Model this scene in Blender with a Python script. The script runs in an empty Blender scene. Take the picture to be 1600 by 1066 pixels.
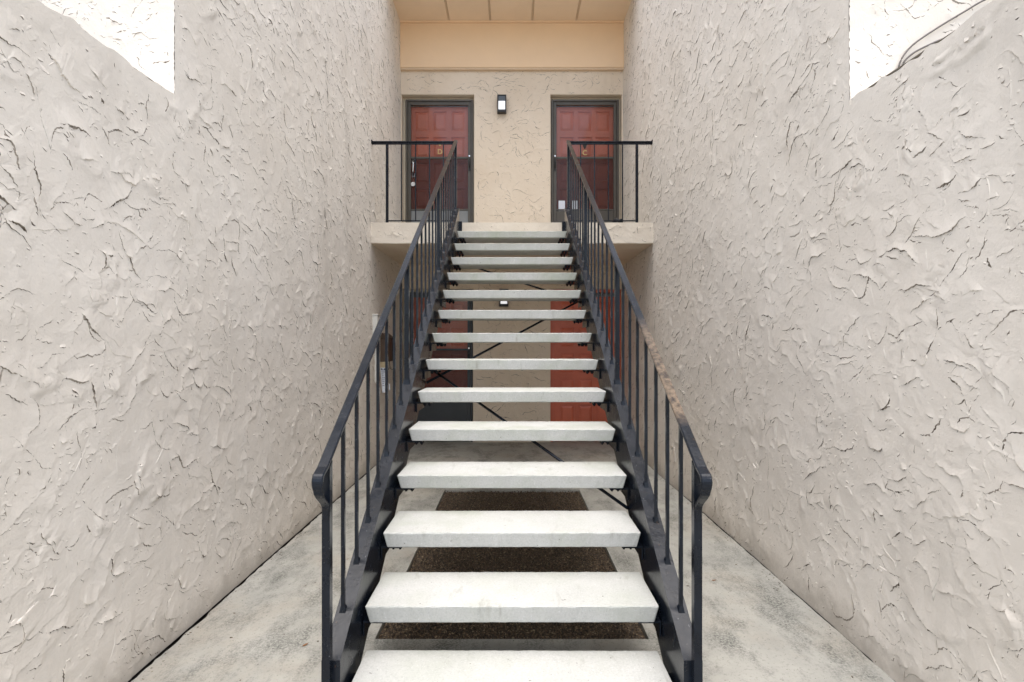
import bpy, bmesh, math, random
import numpy as np
from mathutils import Vector

S = bpy.context.scene
COL = S.collection
R = math.radians

# ------------------------------------------------------------------ camera
CAM_Z = 1.35
cam = bpy.data.cameras.new('camera')
cam.sensor_width = 36.0
cam.lens = 822.0 / 1600.0 * 36.0
cam.shift_y = 7.0 / 1600.0
cam.clip_start = 0.05
cam.clip_end = 2000
co = bpy.data.objects.new('camera', cam)
COL.objects.link(co)
co.location = (0, 0, CAM_Z)
co.rotation_euler = (R(90), 0, 0)
S.camera = co

# ------------------------------------------------------------------ sky, sun, exposure
SUN_EL = 78.0
W = bpy.data.worlds.new('World')
S.world = W
W.use_nodes = True
wn, wl = W.node_tree.nodes, W.node_tree.links
wn.clear()
sky = wn.new('ShaderNodeTexSky')
sky.sky_type = 'NISHITA'
sky.sun_disc = False
sky.sun_elevation = R(SUN_EL)
sky.sun_rotation = R(180)
sky.air_density = 1.0
sky.dust_density = 4.0
sky.ozone_density = 0.6
hs = wn.new('ShaderNodeHueSaturation')
hs.inputs['Saturation'].default_value = 0.64
bg = wn.new('ShaderNodeBackground')
bg.inputs['Strength'].default_value = 0.15
wo = wn.new('ShaderNodeOutputWorld')
wl.new(sky.outputs[0], hs.inputs['Color'])
wl.new(hs.outputs[0], bg.inputs['Color'])
wl.new(bg.outputs[0], wo.inputs['Surface'])

sd = bpy.data.lights.new('sun', 'SUN')
sd.energy = 0.9
sd.angle = R(70)
sd.color = (1.0, 0.955, 0.89)
so = bpy.data.objects.new('sun', sd)
COL.objects.link(so)
so.location = (0, -6, 12)
so.rotation_euler = (R(90 - SUN_EL), 0, 0)      # shines from behind the camera down into the court

S.view_settings.view_transform = 'Standard'
S.view_settings.look = 'None'
S.view_settings.exposure = 1.33
S.view_settings.gamma = 1.0
S.render.engine = 'CYCLES'
S.cycles.use_denoising = True
S.cycles.max_bounces = 10
S.cycles.diffuse_bounces = 8
S.cycles.transparent_max_bounces = 12

# ------------------------------------------------------------------ helpers
def tag(o, label=None, cat=None, group=None, kind=None):
    if label: o['label'] = label
    if cat: o['category'] = cat
    if group: o['group'] = group
    if kind: o['kind'] = kind
    return o

def origin_of(p):
    v = Vector((0, 0, 0))
    while p is not None:
        v = v + p.location
        p = p.parent
    return v

def empty(name, loc, label, cat, group=None):
    o = bpy.data.objects.new(name, None)
    o.empty_display_size = 0.1
    COL.objects.link(o)
    o.location = loc
    return tag(o, label, cat, group)

def link(name, me, parent=None, at=None):
    """me has local coordinates; at = world position of its origin"""
    o = bpy.data.objects.new(name, me)
    COL.objects.link(o)
    o.parent = parent
    if at is not None:
        o.location = Vector(at) - origin_of(parent)
    return o

class MB:
    def __init__(self):
        self.bm = bmesh.new()
    def hexa(self, c, bevel=0.0, seg=1):
        """c: 8 corners, bottom ring then top ring"""
        vs = [self.bm.verts.new(p) for p in c]
        fs = [(3, 2, 1, 0), (4, 5, 6, 7), (0, 1, 5, 4), (1, 2, 6, 5), (2, 3, 7, 6), (3, 0, 4, 7)]
        ff = [self.bm.faces.new([vs[i] for i in f]) for f in fs]
        if bevel:
            ed = set(e for f in ff for e in f.edges)
            bmesh.ops.bevel(self.bm, geom=list(ed), offset=bevel, segments=seg, profile=0.6, affect='EDGES')
        return self
    def box(self, x0, x1, y0, y1, z0, z1, bevel=0.0, seg=1):
        return self.hexa([(x0, y0, z0), (x1, y0, z0), (x1, y1, z0), (x0, y1, z0),
                          (x0, y0, z1), (x1, y0, z1), (x1, y1, z1), (x0, y1, z1)], bevel, seg)
    def bar(self, p, q, w, h, side=(1, 0, 0)):
        p, q = Vector(p), Vector(q)
        d = (q - p).normalized()
        s = Vector(side); s = (s - d * s.dot(d)).normalized()
        n = d.cross(s)
        a, b = s * w / 2, n * h / 2
        return self.hexa([p - a - b, p + a - b, p + a + b, p - a + b, q - a - b, q + a - b, q + a + b, q - a + b])
    def tube(self, pts, r, n=8, caps=True, r1=None):
        pts = [Vector(p) for p in pts]
        rings = []
        for i, p in enumerate(pts):
            d = (pts[min(i + 1, len(pts) - 1)] - pts[max(i - 1, 0)]).normalized()
            ref = Vector((0, 0, 1)) if abs(d.z) < 0.9 else Vector((1, 0, 0))
            a = d.cross(ref).normalized(); b = d.cross(a)
            rr = r if r1 is None else r + (r1 - r) * i / (len(pts) - 1)
            rings.append([self.bm.verts.new(p + (a * math.cos(t) + b * math.sin(t)) * rr)
                          for t in [2 * math.pi * k / n for k in range(n)]])
        for r0, r1_ in zip(rings, rings[1:]):
            for k in range(n):
                f = self.bm.faces.new([r0[k], r0[(k + 1) % n], r1_[(k + 1) % n], r1_[k]])
                f.smooth = True
        if caps:
            self.bm.faces.new(rings[0][::-1]); self.bm.faces.new(rings[-1])
        return self
    def mesh(self, name, mat, org=(0, 0, 0)):
        bmesh.ops.recalc_face_normals(self.bm, faces=self.bm.faces[:])
        if tuple(org) != (0, 0, 0):
            bmesh.ops.translate(self.bm, verts=self.bm.verts[:], vec=-Vector(org))
        me = bpy.data.meshes.new(name)
        self.bm.to_mesh(me)
        self.bm.free()
        if mat: me.materials.append(mat)
        return me
    def build(self, name, mat, parent=None, at=None):
        """coordinates are in the world; the object's origin goes to 'at' (default: its parent's)"""
        at = Vector(at) if at is not None else origin_of(parent)
        return link(name, self.mesh(name, mat, at), parent, at)

# ------------------------------------------------------------------ materials
class Mat:
    def __init__(self, name):
        self.m = bpy.data.materials.new(name)
        self.m.use_nodes = True
        self.n, self.l = self.m.node_tree.nodes, self.m.node_tree.links
        self.b = self.n['Principled BSDF']
        g = self.n.new('ShaderNodeNewGeometry')
        self.pos = g.outputs['Position']
    def mapping(self, scale=(1, 1, 1), rot=(0, 0, 0), loc=(0, 0, 0), src=None):
        k = self.n.new('ShaderNodeMapping')
        k.inputs['Scale'].default_value = scale
        k.inputs['Rotation'].default_value = rot
        k.inputs['Location'].default_value = loc
        self.l.new(src or self.pos, k.inputs['Vector'])
        return k.outputs[0]
    def noise(self, scale, detail=4, rough=0.55, vec=None, dist=0.0):
        k = self.n.new('ShaderNodeTexNoise')
        k.inputs['Scale'].default_value = scale
        k.inputs['Detail'].default_value = detail
        k.inputs['Roughness'].default_value = rough
        k.inputs['Distortion'].default_value = dist
        self.l.new(vec or self.pos, k.inputs['Vector'])
        return k.outputs[0]
    def voronoi(self, scale, vec=None, out='Distance'):
        k = self.n.new('ShaderNodeTexVoronoi')
        k.inputs['Scale'].default_value = scale
        self.l.new(vec or self.pos, k.inputs['Vector'])
        return k.outputs[out]
    def ramp(self, fac, stops):
        k = self.n.new('ShaderNodeValToRGB')
        e = k.color_ramp.elements
        while len(e) < len(stops): e.new(0.5)
        for el, (p, c) in zip(e, stops):
            el.position = p
            el.color = (c, c, c, 1) if isinstance(c, (int, float)) else (*c, 1)
        self.l.new(fac, k.inputs[0])
        return k.outputs[0]
    def mix(self, fac, a, b, mode='MIX'):
        k = self.n.new('ShaderNodeMix')
        k.data_type = 'RGBA'; k.blend_type = mode
        for sock, v in ((k.inputs[0], fac), (k.inputs[6], a), (k.inputs[7], b)):
            if isinstance(v, (int, float)): sock.default_value = v
            elif isinstance(v, tuple): sock.default_value = (*v, 1)
            else: self.l.new(v, sock)
        return k.outputs[2]
    def math(self, op, a, b=0.0):
        k = self.n.new('ShaderNodeMath'); k.operation = op
        for sock, v in zip(k.inputs, (a, b)):
            if isinstance(v, (int, float)): sock.default_value = v
            else: self.l.new(v, sock)
        return k.outputs[0]
    def sep(self, v=None):
        k = self.n.new('ShaderNodeSeparateXYZ')
        self.l.new(v or self.pos, k.inputs[0])
        return k.outputs
    def bump(self, h, strength=0.3, dist=0.01, chain=None):
        k = self.n.new('ShaderNodeBump')
        k.inputs['Strength'].default_value = strength
        k.inputs['Distance'].default_value = dist
        self.l.new(h, k.inputs['Height'])
        if chain: self.l.new(chain, k.inputs['Normal'])
        return k.outputs[0]
    def out(self, color=None, rough=None, normal=None, metallic=None, spec=None):
        for key, v in (('Base Color', color), ('Roughness', rough), ('Normal', normal), ('Metallic', metallic), ('Specular IOR Level', spec)):
            if v is None: continue
            s = self.b.inputs[key]
            if isinstance(v, (int, float)): s.default_value = v
            elif isinstance(v, tuple): s.default_value = (*v, 1)
            else: self.l.new(v, s)
        return self.m

def stucco_mat(name, c1, c2, dirt=(0.30, 0.27, 0.23)):
    k = Mat(name)
    n1 = k.ramp(k.noise(1.3, 5, 0.6), [(0.32, 0.0), (0.68, 1.0)])
    col = k.mix(n1, c1, c2)
    st = k.noise(2.2, 6, 0.65, vec=k.mapping((1.0, 1.0, 0.25)))
    col = k.mix(k.ramp(st, [(0.55, 0.0), (0.8, 0.35)]), col, dirt)
    zz = k.math('ADD', k.sep()[2], k.math('MULTIPLY', k.noise(5, 6, 0.7), -0.42))
    col = k.mix(k.ramp(k.math('ADD', zz, 0.2), [(0.0, 0.5), (0.16, 0.0)]), col, (0.25, 0.22, 0.18))
    sp = k.noise(48, 3, 0.6)
    col = k.mix(k.ramp(sp, [(0.66, 0.0), (0.74, 0.35)]), col, dirt)
    b1 = k.bump(k.noise(85, 6, 0.7), 0.30, 0.004)
    b2 = k.bump(k.noise(11, 4, 0.55, dist=0.6), 0.20, 0.02, b1)
    rg = k.ramp(k.noise(6, 3), [(0.3, 0.62), (0.7, 0.85)])
    return k.out(col, rg, b2, spec=0.3)

M = {}
k = Mat('brown_grime_and_shade_under_lips')  # crack dirt whose dark brown also paints in the shade under plaster lips
M['grime_shade'] = k.out(k.mix(k.ramp(k.noise(21, 4, 0.7), [(0.40, 0.0), (0.56, 1.0)]), (0.075, 0.055, 0.038), (0.34, 0.30, 0.25)), 0.95)
M['stucco'] = stucco_mat('side_wall_stucco', (0.70, 0.646, 0.57), (0.755, 0.706, 0.635))
M['stucco_back'] = stucco_mat('entrance_wall_stucco', (0.72, 0.61, 0.475), (0.78, 0.68, 0.55), (0.40, 0.31, 0.20))
M['stucco_pale'] = stucco_mat('landing_stucco', (0.64, 0.575, 0.48), (0.70, 0.64, 0.55), (0.40, 0.33, 0.24))

def painted(name, c, rough=0.5, var=0.12, bump=0.1):
    k = Mat(name)
    d = tuple(v * (1 - var) for v in c)
    col = k.mix(k.ramp(k.noise(3.0, 6, 0.65), [(0.35, 0.0), (0.7, 1.0)]), c, d)
    rg = k.ramp(k.noise(9, 4), [(0.3, rough - 0.08), (0.7, rough + 0.1)])
    return k.out(col, rg, k.bump(k.noise(40, 4), bump, 0.004))
M['peach'] = painted('peach_paint', (0.88, 0.65, 0.42), 0.55, 0.04)
M['ceiling'] = painted('ceiling_paint', (0.84, 0.67, 0.49), 0.6, 0.06)
M['groove'] = painted('ceiling_batten_paint', (0.70, 0.53, 0.36), 0.7)
M['cream_trim'] = painted('cream_trim_paint', (0.68, 0.60, 0.46), 0.5)
M['red'] = painted('red_door_paint', (0.63, 0.150, 0.080), 0.4, 0.18)
M['red_panel'] = painted('red_panel_paint', (0.66, 0.160, 0.086), 0.38, 0.18)
M['storm_bronze'] = painted('bronze_storm_frame', (0.080, 0.070, 0.055), 0.42, 0.2)
M['storm_slate'] = painted('slate_storm_frame', (0.048, 0.056, 0.064), 0.42, 0.2)
M['kick_grey'] = painted('grey_kick_panel', (0.22, 0.23, 0.23), 0.4, 0.25)
M['white_plastic'] = painted('white_plastic', (0.72, 0.71, 0.66), 0.45, 0.15)
M['mailbox_brown'] = painted('brown_mailbox_paint', (0.085, 0.055, 0.036), 0.5, 0.25)
M['paper'] = painted('paper', (0.70, 0.74, 0.80), 0.8, 0.12)
M['paper_tan'] = painted('tan_paper', (0.52, 0.42, 0.26), 0.8, 0.12)
M['ink'] = painted('printed_ink', (0.05, 0.06, 0.12), 0.7)
M['black_plastic'] = painted('black_plastic', (0.018, 0.017, 0.016), 0.45)
M['slate_plastic'] = painted('slate_plastic', (0.07, 0.085, 0.10), 0.35)
M['cable'] = painted('cable_sheath', (0.11, 0.095, 0.085), 0.5)
M['wing_core'] = painted('plain_stucco', (0.58, 0.55, 0.51), 0.8)
M['leaf'] = painted('dry_leaf', (0.24, 0.10, 0.03), 0.7, 0.4)
M['cloth'] = painted('dark_cloth', (0.012, 0.012, 0.014), 0.9)

def metal(name, c, rough, metallic=1.0):
    k = Mat(name)
    return k.out(c, k.ramp(k.noise(20, 4), [(0.3, rough), (0.7, rough + 0.15)]), metallic=metallic)
M['silver'] = metal('brushed_silver', (0.75, 0.75, 0.74), 0.25)
M['brass'] = metal('brass', (0.86, 0.62, 0.25), 0.3)

def iron_mat(name, worn=None):
    k = Mat(name)
    n1 = k.noise(7, 6, 0.7)
    base = k.mix(k.ramp(n1, [(0.35, 0.0), (0.7, 1.0)]), (0.004, 0.006, 0.010), (0.009, 0.013, 0.021))
    # chips of rust and pale scuffs
    rust = k.ramp(k.noise(34, 5, 0.7), [(0.66, 0.0), (0.72, 0.7)])
    base = k.mix(rust, base, (0.075, 0.042, 0.024))
    scuff = k.ramp(k.noise(95, 3, 0.6, vec=k.mapping((1, 0.5, 0.5))), [(0.71, 0.0), (0.75, 0.6)])
    base = k.mix(scuff, base, (0.20, 0.21, 0.22))
    if worn:
        y0, y1 = worn
        y = k.sep()[1]
        a = k.ramp(k.math('MULTIPLY', k.math('SUBTRACT', y, y0), 1.0 / (y1 - y0)), [(0.0, 0.0), (0.12, 1.0), (0.75, 0.9), (1.0, 0.0)])
        w = k.math('MULTIPLY', a, k.ramp(k.noise(30, 6, 0.75), [(0.30, 0.0), (0.58, 0.85)]))
        base = k.mix(w, base, k.mix(k.noise(60, 4), (0.15, 0.11, 0.075), (0.26, 0.20, 0.145)))
    rg = k.ramp(k.noise(13, 5, 0.65), [(0.3, 0.14), (0.7, 0.30)])
    return k.out(base, rg, k.bump(k.noise(45, 5, 0.6), 0.22, 0.003), spec=0.3)
M['iron'] = iron_mat('black_iron_paint')
M['iron_worn'] = iron_mat('black_iron_paint_worn', (1.86, 2.52))
M['iron_brown'] = painted('brown_rail_top', (0.055, 0.044, 0.036), 0.4)

# cast treads
k = Mat('white_cast_concrete')
oi = k.n.new('ShaderNodeObjectInfo')
off = k.n.new('ShaderNodeVectorMath'); off.operation = 'MULTIPLY_ADD'
off.inputs[1].default_value = (1, 1, 1)
k.l.new(k.pos, off.inputs[0])
rv = k.n.new('ShaderNodeCombineXYZ')
k.l.new(k.math('MULTIPLY', oi.outputs['Random'], 37.0), rv.inputs[0])
k.l.new(rv.outputs[0], off.inputs[2])
ov = off.outputs[0]
c = k.mix(k.ramp(k.noise(4, 6, 0.65, vec=ov), [(0.3, 0.0), (0.7, 1.0)]), (0.41, 0.415, 0.395), (0.475, 0.48, 0.46))
c = k.mix(k.ramp(k.noise(130, 3, 0.7), [(0.33, 0.40), (0.52, 0.0)]), c, (0.28, 0.29, 0.28))
c = k.mix(k.ramp(k.noise(170, 2, 0.5, vec=k.mapping(loc=(3, 7, 1))), [(0.62, 0.0), (0.70, 0.6)]), c, (0.56, 0.58, 0.58))
c = k.mix(k.ramp(k.noise(52, 3, 0.6, vec=k.mapping(loc=(9, 2, 5))), [(0.705, 0.0), (0.735, 0.85)]), c, (0.10, 0.095, 0.08))
# green-grey algae and drip stains, different on each tread
gm = k.math('MULTIPLY', k.ramp(k.noise(3.0, 7, 0.7, vec=ov), [(0.45, 0.0), (0.70, 0.75)]), k.ramp(oi.outputs['Random'], [(0.0, 0.25), (1.0, 1.0)]))
c = k.mix(gm, c, (0.29, 0.32, 0.24))
dr = k.ramp(k.noise(14, 5, 0.7, vec=k.mapping((1.0, 0.3, 0.25), src=ov)), [(0.60, 0.0), (0.72, 0.45)])
c = k.mix(dr, c, (0.22, 0.215, 0.18))
M['tread'] = k.out(c, 0.75, k.bump(k.noise(120, 4, 0.7), 0.35, 0.003), spec=0.3)

# walkway concrete with mildew
k = Mat('weathered_concrete')
c = k.mix(k.ramp(k.noise(3.5, 8, 0.70), [(0.30, 0.0), (0.70, 1.0)]), (0.295, 0.295, 0.27), (0.39, 0.385, 0.35))
c = k.mix(k.ramp(k.noise(1.3, 6, 0.65, vec=k.mapping(loc=(4, 1, 0))), [(0.50, 0.0), (0.68, 0.5)]), c, (0.34, 0.30, 0.24))
# brushed streaks and mildew freckles
mask = k.ramp(k.noise(3.0, 8, 0.74, vec=k.mapping((1.5, 0.8, 1.0), rot=(0, 0, -0.35), loc=(2.2, 5.1, 0))), [(0.475, 0.0), (0.64, 1.0)])
fine = k.ramp(k.noise(95, 5, 0.75), [(0.44, 0.0), (0.54, 1.0)])
c = k.mix(k.math('MULTIPLY', k.math('MULTIPLY', mask, fine), 0.75), c, (0.045, 0.05, 0.045))
c = k.mix(k.math('MULTIPLY', mask, 0.14), c, (0.12, 0.13, 0.115))
fine2 = k.ramp(k.noise(60, 6, 0.75, vec=k.mapping(loc=(8, 3, 2))), [(0.56, 0.0), (0.64, 0.6)])
c = k.mix(fine2, c, (0.17, 0.17, 0.15))
speck = k.ramp(k.noise(85, 3, 0.6, vec=k.mapping(loc=(5, 9, 2))), [(0.665, 0.0), (0.70, 0.85)])
c = k.mix(speck, c, (0.04, 0.04, 0.035))
M['concrete'] = k.out(c, 0.85, k.bump(k.noise(70, 5, 0.7), 0.4, 0.004), spec=0.3)

k = Mat('dark_soil')
M['soil'] = k.out(k.mix(k.noise(25, 5), (0.018, 0.015, 0.012), (0.045, 0.036, 0.028)), 0.95, k.bump(k.noise(40, 5), 0.6, 0.01))
k = Mat('brown_pebble')
h = k.ramp(k.noise(85, 2, 0.5), [(0.3, (0.025, 0.020, 0.014)), (0.48, (0.060, 0.043, 0.028)), (0.60, (0.115, 0.075, 0.042)), (0.70, (0.30, 0.24, 0.15))])
M['pebble'] = k.out(h, 0.7)
k = Mat('outer_paving')
M['outer'] = k.out(k.mix(k.noise(0.6, 5), (0.20, 0.20, 0.19), (0.28, 0.275, 0.26)), 0.9)

def glass_mat(name, tint, gloss=0.06):
    m = bpy.data.materials.new(name); m.use_nodes = True
    n, l = m.node_tree.nodes, m.node_tree.links
    n.clear()
    o = n.new('ShaderNodeOutputMaterial')
    t = n.new('ShaderNodeBsdfTransparent'); t.inputs[0].default_value = (*tint, 1)
    g = n.new('ShaderNodeBsdfGlossy'); g.inputs['Roughness'].default_value = gloss
    f = n.new('ShaderNodeFresnel'); f.inputs[0].default_value = 1.33
    mx = n.new('ShaderNodeMixShader')
    l.new(f.outputs[0], mx.inputs[0]); l.new(t.outputs[0], mx.inputs[1]); l.new(g.outputs[0], mx.inputs[2])
    l.new(mx.outputs[0], o.inputs[0])
    return m
M['glass'] = glass_mat('clear_pane', (0.93, 0.95, 0.95))
M['screen'] = glass_mat('insect_screen', (0.70, 0.70, 0.71), 0.25)

k = Mat('frosted_diffuser')
k.b.inputs['Emission Color'].default_value = (0.95, 0.97, 1.0, 1)
k.b.inputs['Emission Strength'].default_value = 0.28
M['diffuser'] = k.out((0.82, 0.84, 0.86), 0.4)

# ------------------------------------------------------------------ trowelled stucco relief
def vnoise(h, w, cy, cx, rng):
    gy, gx = int(h / cy) + 3, int(w / cx) + 3
    g = rng.random((gy, gx)).astype(np.float32) * 2 - 1
    y = np.arange(h, dtype=np.float32) / cy; x = np.arange(w, dtype=np.float32) / cx
    yi, xi = y.astype(int), x.astype(int)
    fy, fx = y - yi, x - xi
    fy = (fy * fy * (3 - 2 * fy))[:, None]; fx = (fx * fx * (3 - 2 * fx))[None, :]
    a = g[yi][:, xi]; b = g[yi][:, xi + 1]; c_ = g[yi + 1][:, xi]; d = g[yi + 1][:, xi + 1]
    return (a * (1 - fx) + b * fx) * (1 - fy) + (c_ * (1 - fx) + d * fx) * fy

RES = 0.005
def relief(wu, wv, seed, density=34, tmax=0.0092, size=1.15):
    """height field (metres) of overlapping trowel strokes: rows = v (up), columns = u"""
    rng = np.random.default_rng(seed)
    h, w = int(wv / RES) + 2, int(wu / RES) + 2
    big = vnoise(h, w, 24, 24, rng) * 0.55 + vnoise(h, w, 10, 10, rng) * 0.35
    rag = vnoise(h, w, 4.5, 4.5, rng) * 0.6 + vnoise(h, w, 2.2, 2.2, rng) * 0.4
    lift = np.clip(0.55 + 0.9 * vnoise(h, w, 17, 17, rng) + 0.35 * vnoise(h, w, 6, 6, rng), 0.0, 1.25)   # the lip comes and goes
    H = np.zeros((h, w), np.float32)
    n = int(density * wu * wv)
    cu = rng.random(n) * w; cv = rng.random(n) * h
    L = (0.05 + 0.19 * rng.random(n) ** 1.6) * size / RES
    Wd = L * (0.45 + 0.6 * rng.random(n))
    th = -math.pi / 2 + rng.normal(0, 1.1, n)
    T = tmax * (0.2 + 0.8 * rng.random(n) ** 1.7)
    for i in range(n):
        r = int(L[i] * 1.5) + 2
        v0, v1, u0, u1 = max(0, int(cv[i]) - r), min(h, int(cv[i]) + r), max(0, int(cu[i]) - r), min(w, int(cu[i]) + r)
        if v1 - v0 < 3 or u1 - u0 < 3: continue
        dv = (np.arange(v0, v1, dtype=np.float32) - cv[i])[:, None]
        du = (np.arange(u0, u1, dtype=np.float32) - cu[i])[None, :]
        c_, s_ = math.cos(th[i]), math.sin(th[i])
        a = (du * c_ + dv * s_) / L[i]
        b = (-du * s_ + dv * c_) / Wd[i]
        d = 1 - np.sqrt(a * a + b * b) + 0.45 * big[v0:v1, u0:u1] + (2.6 / L[i]) * rag[v0:v1, u0:u1]
        m = np.clip(d * L[i] / 3.0, 0, 1)
        m = m * m * (3 - 2 * m)
        # thick towards the lip, feathering out to nothing behind it
        back = np.clip(1 - d * L[i] / (0.25 * L[i] + 6), 0, 1)
        ramp = np.clip((a + 0.25) / 1.1, 0, 1) * (0.25 + 0.75 * back)
        sub = H[v0:v1, u0:u1]
        keep = sub * (1 - 0.75 * m * np.clip((a + 0.9) / 0.8, 0, 1))  # the stroke smears what lay below
        np.maximum(keep, m * T[i] * ramp * lift[v0:v1, u0:u1], out=sub)
    H += vnoise(h, w, 70, 70, rng) * 0.0022 + vnoise(h, w, 24, 24, rng) * 0.0012 + vnoise(h, w, 9, 9, rng) * 0.0003
    H += 0.0045
    return H

def sample(H, u, v):
    x = np.clip(u / RES, 0, H.shape[1] - 1.001); y = np.clip(v / RES, 0, H.shape[0] - 1.001)
    xi, yi = x.astype(int), y.astype(int)
    fx, fy = (x - xi).astype(np.float32), (y - yi).astype(np.float32)
    return (H[yi, xi] * (1 - fx) + H[yi, xi + 1] * fx) * (1 - fy) + (H[yi + 1, xi] * (1 - fx) + H[yi + 1, xi + 1] * fx) * fy

def flakes(rng, u0, u1, v0, v1, H, u_off, v_off, keep, per_m2=185, crumbs=380, ridges=7, scale=1.0, thick=1.0):
    """lips, crumbs and ridges of the trowelled plaster: (u, v, height) rows, quads, smooth flags"""
    P, Q, SM, MI = [], [], [], []
    base = 0; lips = []
    area = (u1 - u0) * (v1 - v0)
    jobs = [('lip', int(per_m2 * area)), ('crumb', int(crumbs * area)), ('ridge', int(ridges * area))]
    for kind, n in jobs:
        cl = None
        if kind == 'crumb':
            nc = max(1, n // 13)
            cl = np.stack([rng.uniform(u0, u1, nc), rng.uniform(v0, v1, nc), rng.uniform(0.02, 0.075, nc) * scale], 1)
        for i in range(n):
            if kind == 'lip':
                L = (0.028 + 0.30 * rng.random() ** 2.1) * scale
                step = 0.0055 * (0.7 + 0.3 * scale)
                t = (0.0014 + 0.0036 * rng.random() ** 1.8) * thick * (0.55 + 0.45 * min(1, L / 0.1))
                F = (0.04 + 0.07 * rng.random()) * min(1.0, 0.3 + L / 0.12)
                grime_shade = rng.random() < 0.76; wd = 0.0020 + 0.0060 * rng.random() ** 1.5
                face = -math.pi / 2 + np.clip(rng.normal(0, 0.75), -1.6, 1.6)
                curv = rng.normal(0, 3.8) if rng.random() < 0.82 else rng.normal(0, 14.0)
            elif kind == 'crumb':
                L = (0.006 + 0.026 * rng.random() ** 2) * scale
                step = 0.004 * scale
                t = (0.0006 + 0.0012 * rng.random()) * thick
                F = 0.012 + 0.016 * rng.random()
                grime_shade = rng.random() < 0.9; wd = 0.0012 + 0.0032 * rng.random()
                face = -math.pi / 2 + np.clip(rng.normal(0, 0.7), -1.4, 1.4)
                curv = rng.normal(0, 30.0)
            else:
                L = (0.04 + 0.18 * rng.random() ** 1.5) * scale
                step = 0.008
                t = (0.0006 + 0.0013 * rng.random()) * thick
                F = 0.0; grime_shade = False
                face = math.pi + rng.normal(0, 0.5)
                curv = rng.normal(0, 3.0)
            m = max(4, int(L / step))
            if kind == 'crumb':
                if lips and rng.random() < 0.55:
                    q_ = lips[rng.integers(len(lips))]; c_ = (q_[0], q_[1], 0.016)
                else:
                    c_ = cl[rng.integers(len(cl))]
                cu, cv = c_[0] + rng.normal(0, c_[2]), c_[1] + rng.normal(0, c_[2] * 1.5)
            else:
                cu, cv = rng.uniform(u0, u1), rng.uniform(v0, v1)
            # heading along the lip is square to its face
            sarr = (np.arange(m) - (m - 1) / 2) * (L / (m - 1))
            wob = np.cumsum(rng.normal(0, 0.20 if kind == 'lip' else 0.10, m))
            if kind == 'ridge': wob *= 0.25
            hd = face + math.pi / 2 + np.clip(curv * sarr + wob - wob.mean(), -1.15, 1.15)
            ds = L / (m - 1)
            u = cu + np.cumsum(np.cos(hd)) * ds; v = cv + np.cumsum(np.sin(hd)) * ds
            u += cu - u.mean(); v += cv - v.mean()
            nx, ny = np.cos(hd - math.pi / 2), np.sin(hd - math.pi / 2)
            if kind != 'ridge':
                jit = rng.normal(0, 0.0013 * scale, m)
                u = u + nx * jit; v = v + ny * jit
            if u.min() < u0 + 0.01 or u.max() > u1 - 0.01 or v.min() < v0 + 0.006 or v.max() > v1 - 0.01: continue
            if keep is not None and not keep(u, v).all(): continue
            x = np.linspace(0, 1, m)
            prof = np.clip(np.sin(math.pi * x), 0, 1) ** 0.8
            if kind == 'lip':
                prof = prof * np.clip(0.75 + 0.5 * np.interp(x, np.linspace(0, 1, 7), rng.normal(0, 1, 7)) * 1.0 + rng.normal(0, 0.16, m), -0.1, 1.5)
            T = t * prof - (0.0003 if kind == 'lip' else 0.0)
            if kind == 'ridge':
                rows = [(-0.0035, -0.0006, 0), (0.0, 1.0, 1), (0.0035, -0.0006, 0)]
                offs = np.array([r[0] for r in rows])
                hh = np.stack([np.full(m, -0.0008), T, np.full(m, -0.0008)], 1)
                breaks = ()
            else:
                Fm = F * (0.5 + 0.5 * prof)
                ker = np.ones(min(m, 7)) / min(m, 7)
                Ts = np.convolve(np.clip(T, 0, None), ker, 'same') * np.clip(np.sin(math.pi * x) * 3, 0, 1)
                WD = wd * (0.35 + 0.65 * np.clip(prof, 0, 1.3)) * (0.5 + rng.random(m))
                offs = np.stack([-Fm, -Fm * 0.5, -0.0035 - Fm * 0.12, np.full(m, -0.0006), np.full(m, -0.0006), T * 0.25, T * 0.20, WD], 1)
                hh = np.stack([np.full(m, -0.0004), 0.30 * Ts - 0.0002, 0.72 * Ts, T, T, 0.90 * T, 0.62 * T, np.full(m, -0.0002)], 1)
                breaks = (3,)
            if offs.ndim == 1: offs = np.repeat(offs[None], m, 0)
            k_ = offs.shape[1]
            if kind == 'ridge':
                uu = u[:, None] + nx[:, None] * offs; vv = v[:, None] + ny[:, None] * offs
            else:
                uu = u[:, None] + math.cos(face) * offs; vv = v[:, None] + math.sin(face) * offs
            if uu.min() < u0 or uu.max() > u1 or vv.min() < v0 or vv.max() > v1: continue
            if keep is not None and not keep(uu, vv).all(): continue
            if kind == 'lip':
                j_ = rng.integers(m); lips.append((u[j_], v[j_]))
            P.append(np.stack([uu, vv, hh], -1).reshape(-1, 3))
            ii = np.arange(m * k_).reshape(m, k_)
            for j in range(k_ - 1):
                if j in breaks: continue
                Q.append(np.stack([ii[:-1, j], ii[1:, j], ii[1:, j + 1], ii[:-1, j + 1]], 1) + base)
                SM.append(np.full(m - 1, j < 3 and kind != 'ridge'))
                MI.append(np.full(m - 1, 1 if (grime_shade and j >= k_ - 3) else 0))  # lip and crumb undersides carry the painted shade and dirt
            base += m * k_
    P = np.concatenate(P)
    P[:, 2] += sample(H, P[:, 0] - u_off, P[:, 1] - v_off)
    return P, np.concatenate(Q), np.concatenate(SM), np.concatenate(MI)

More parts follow.
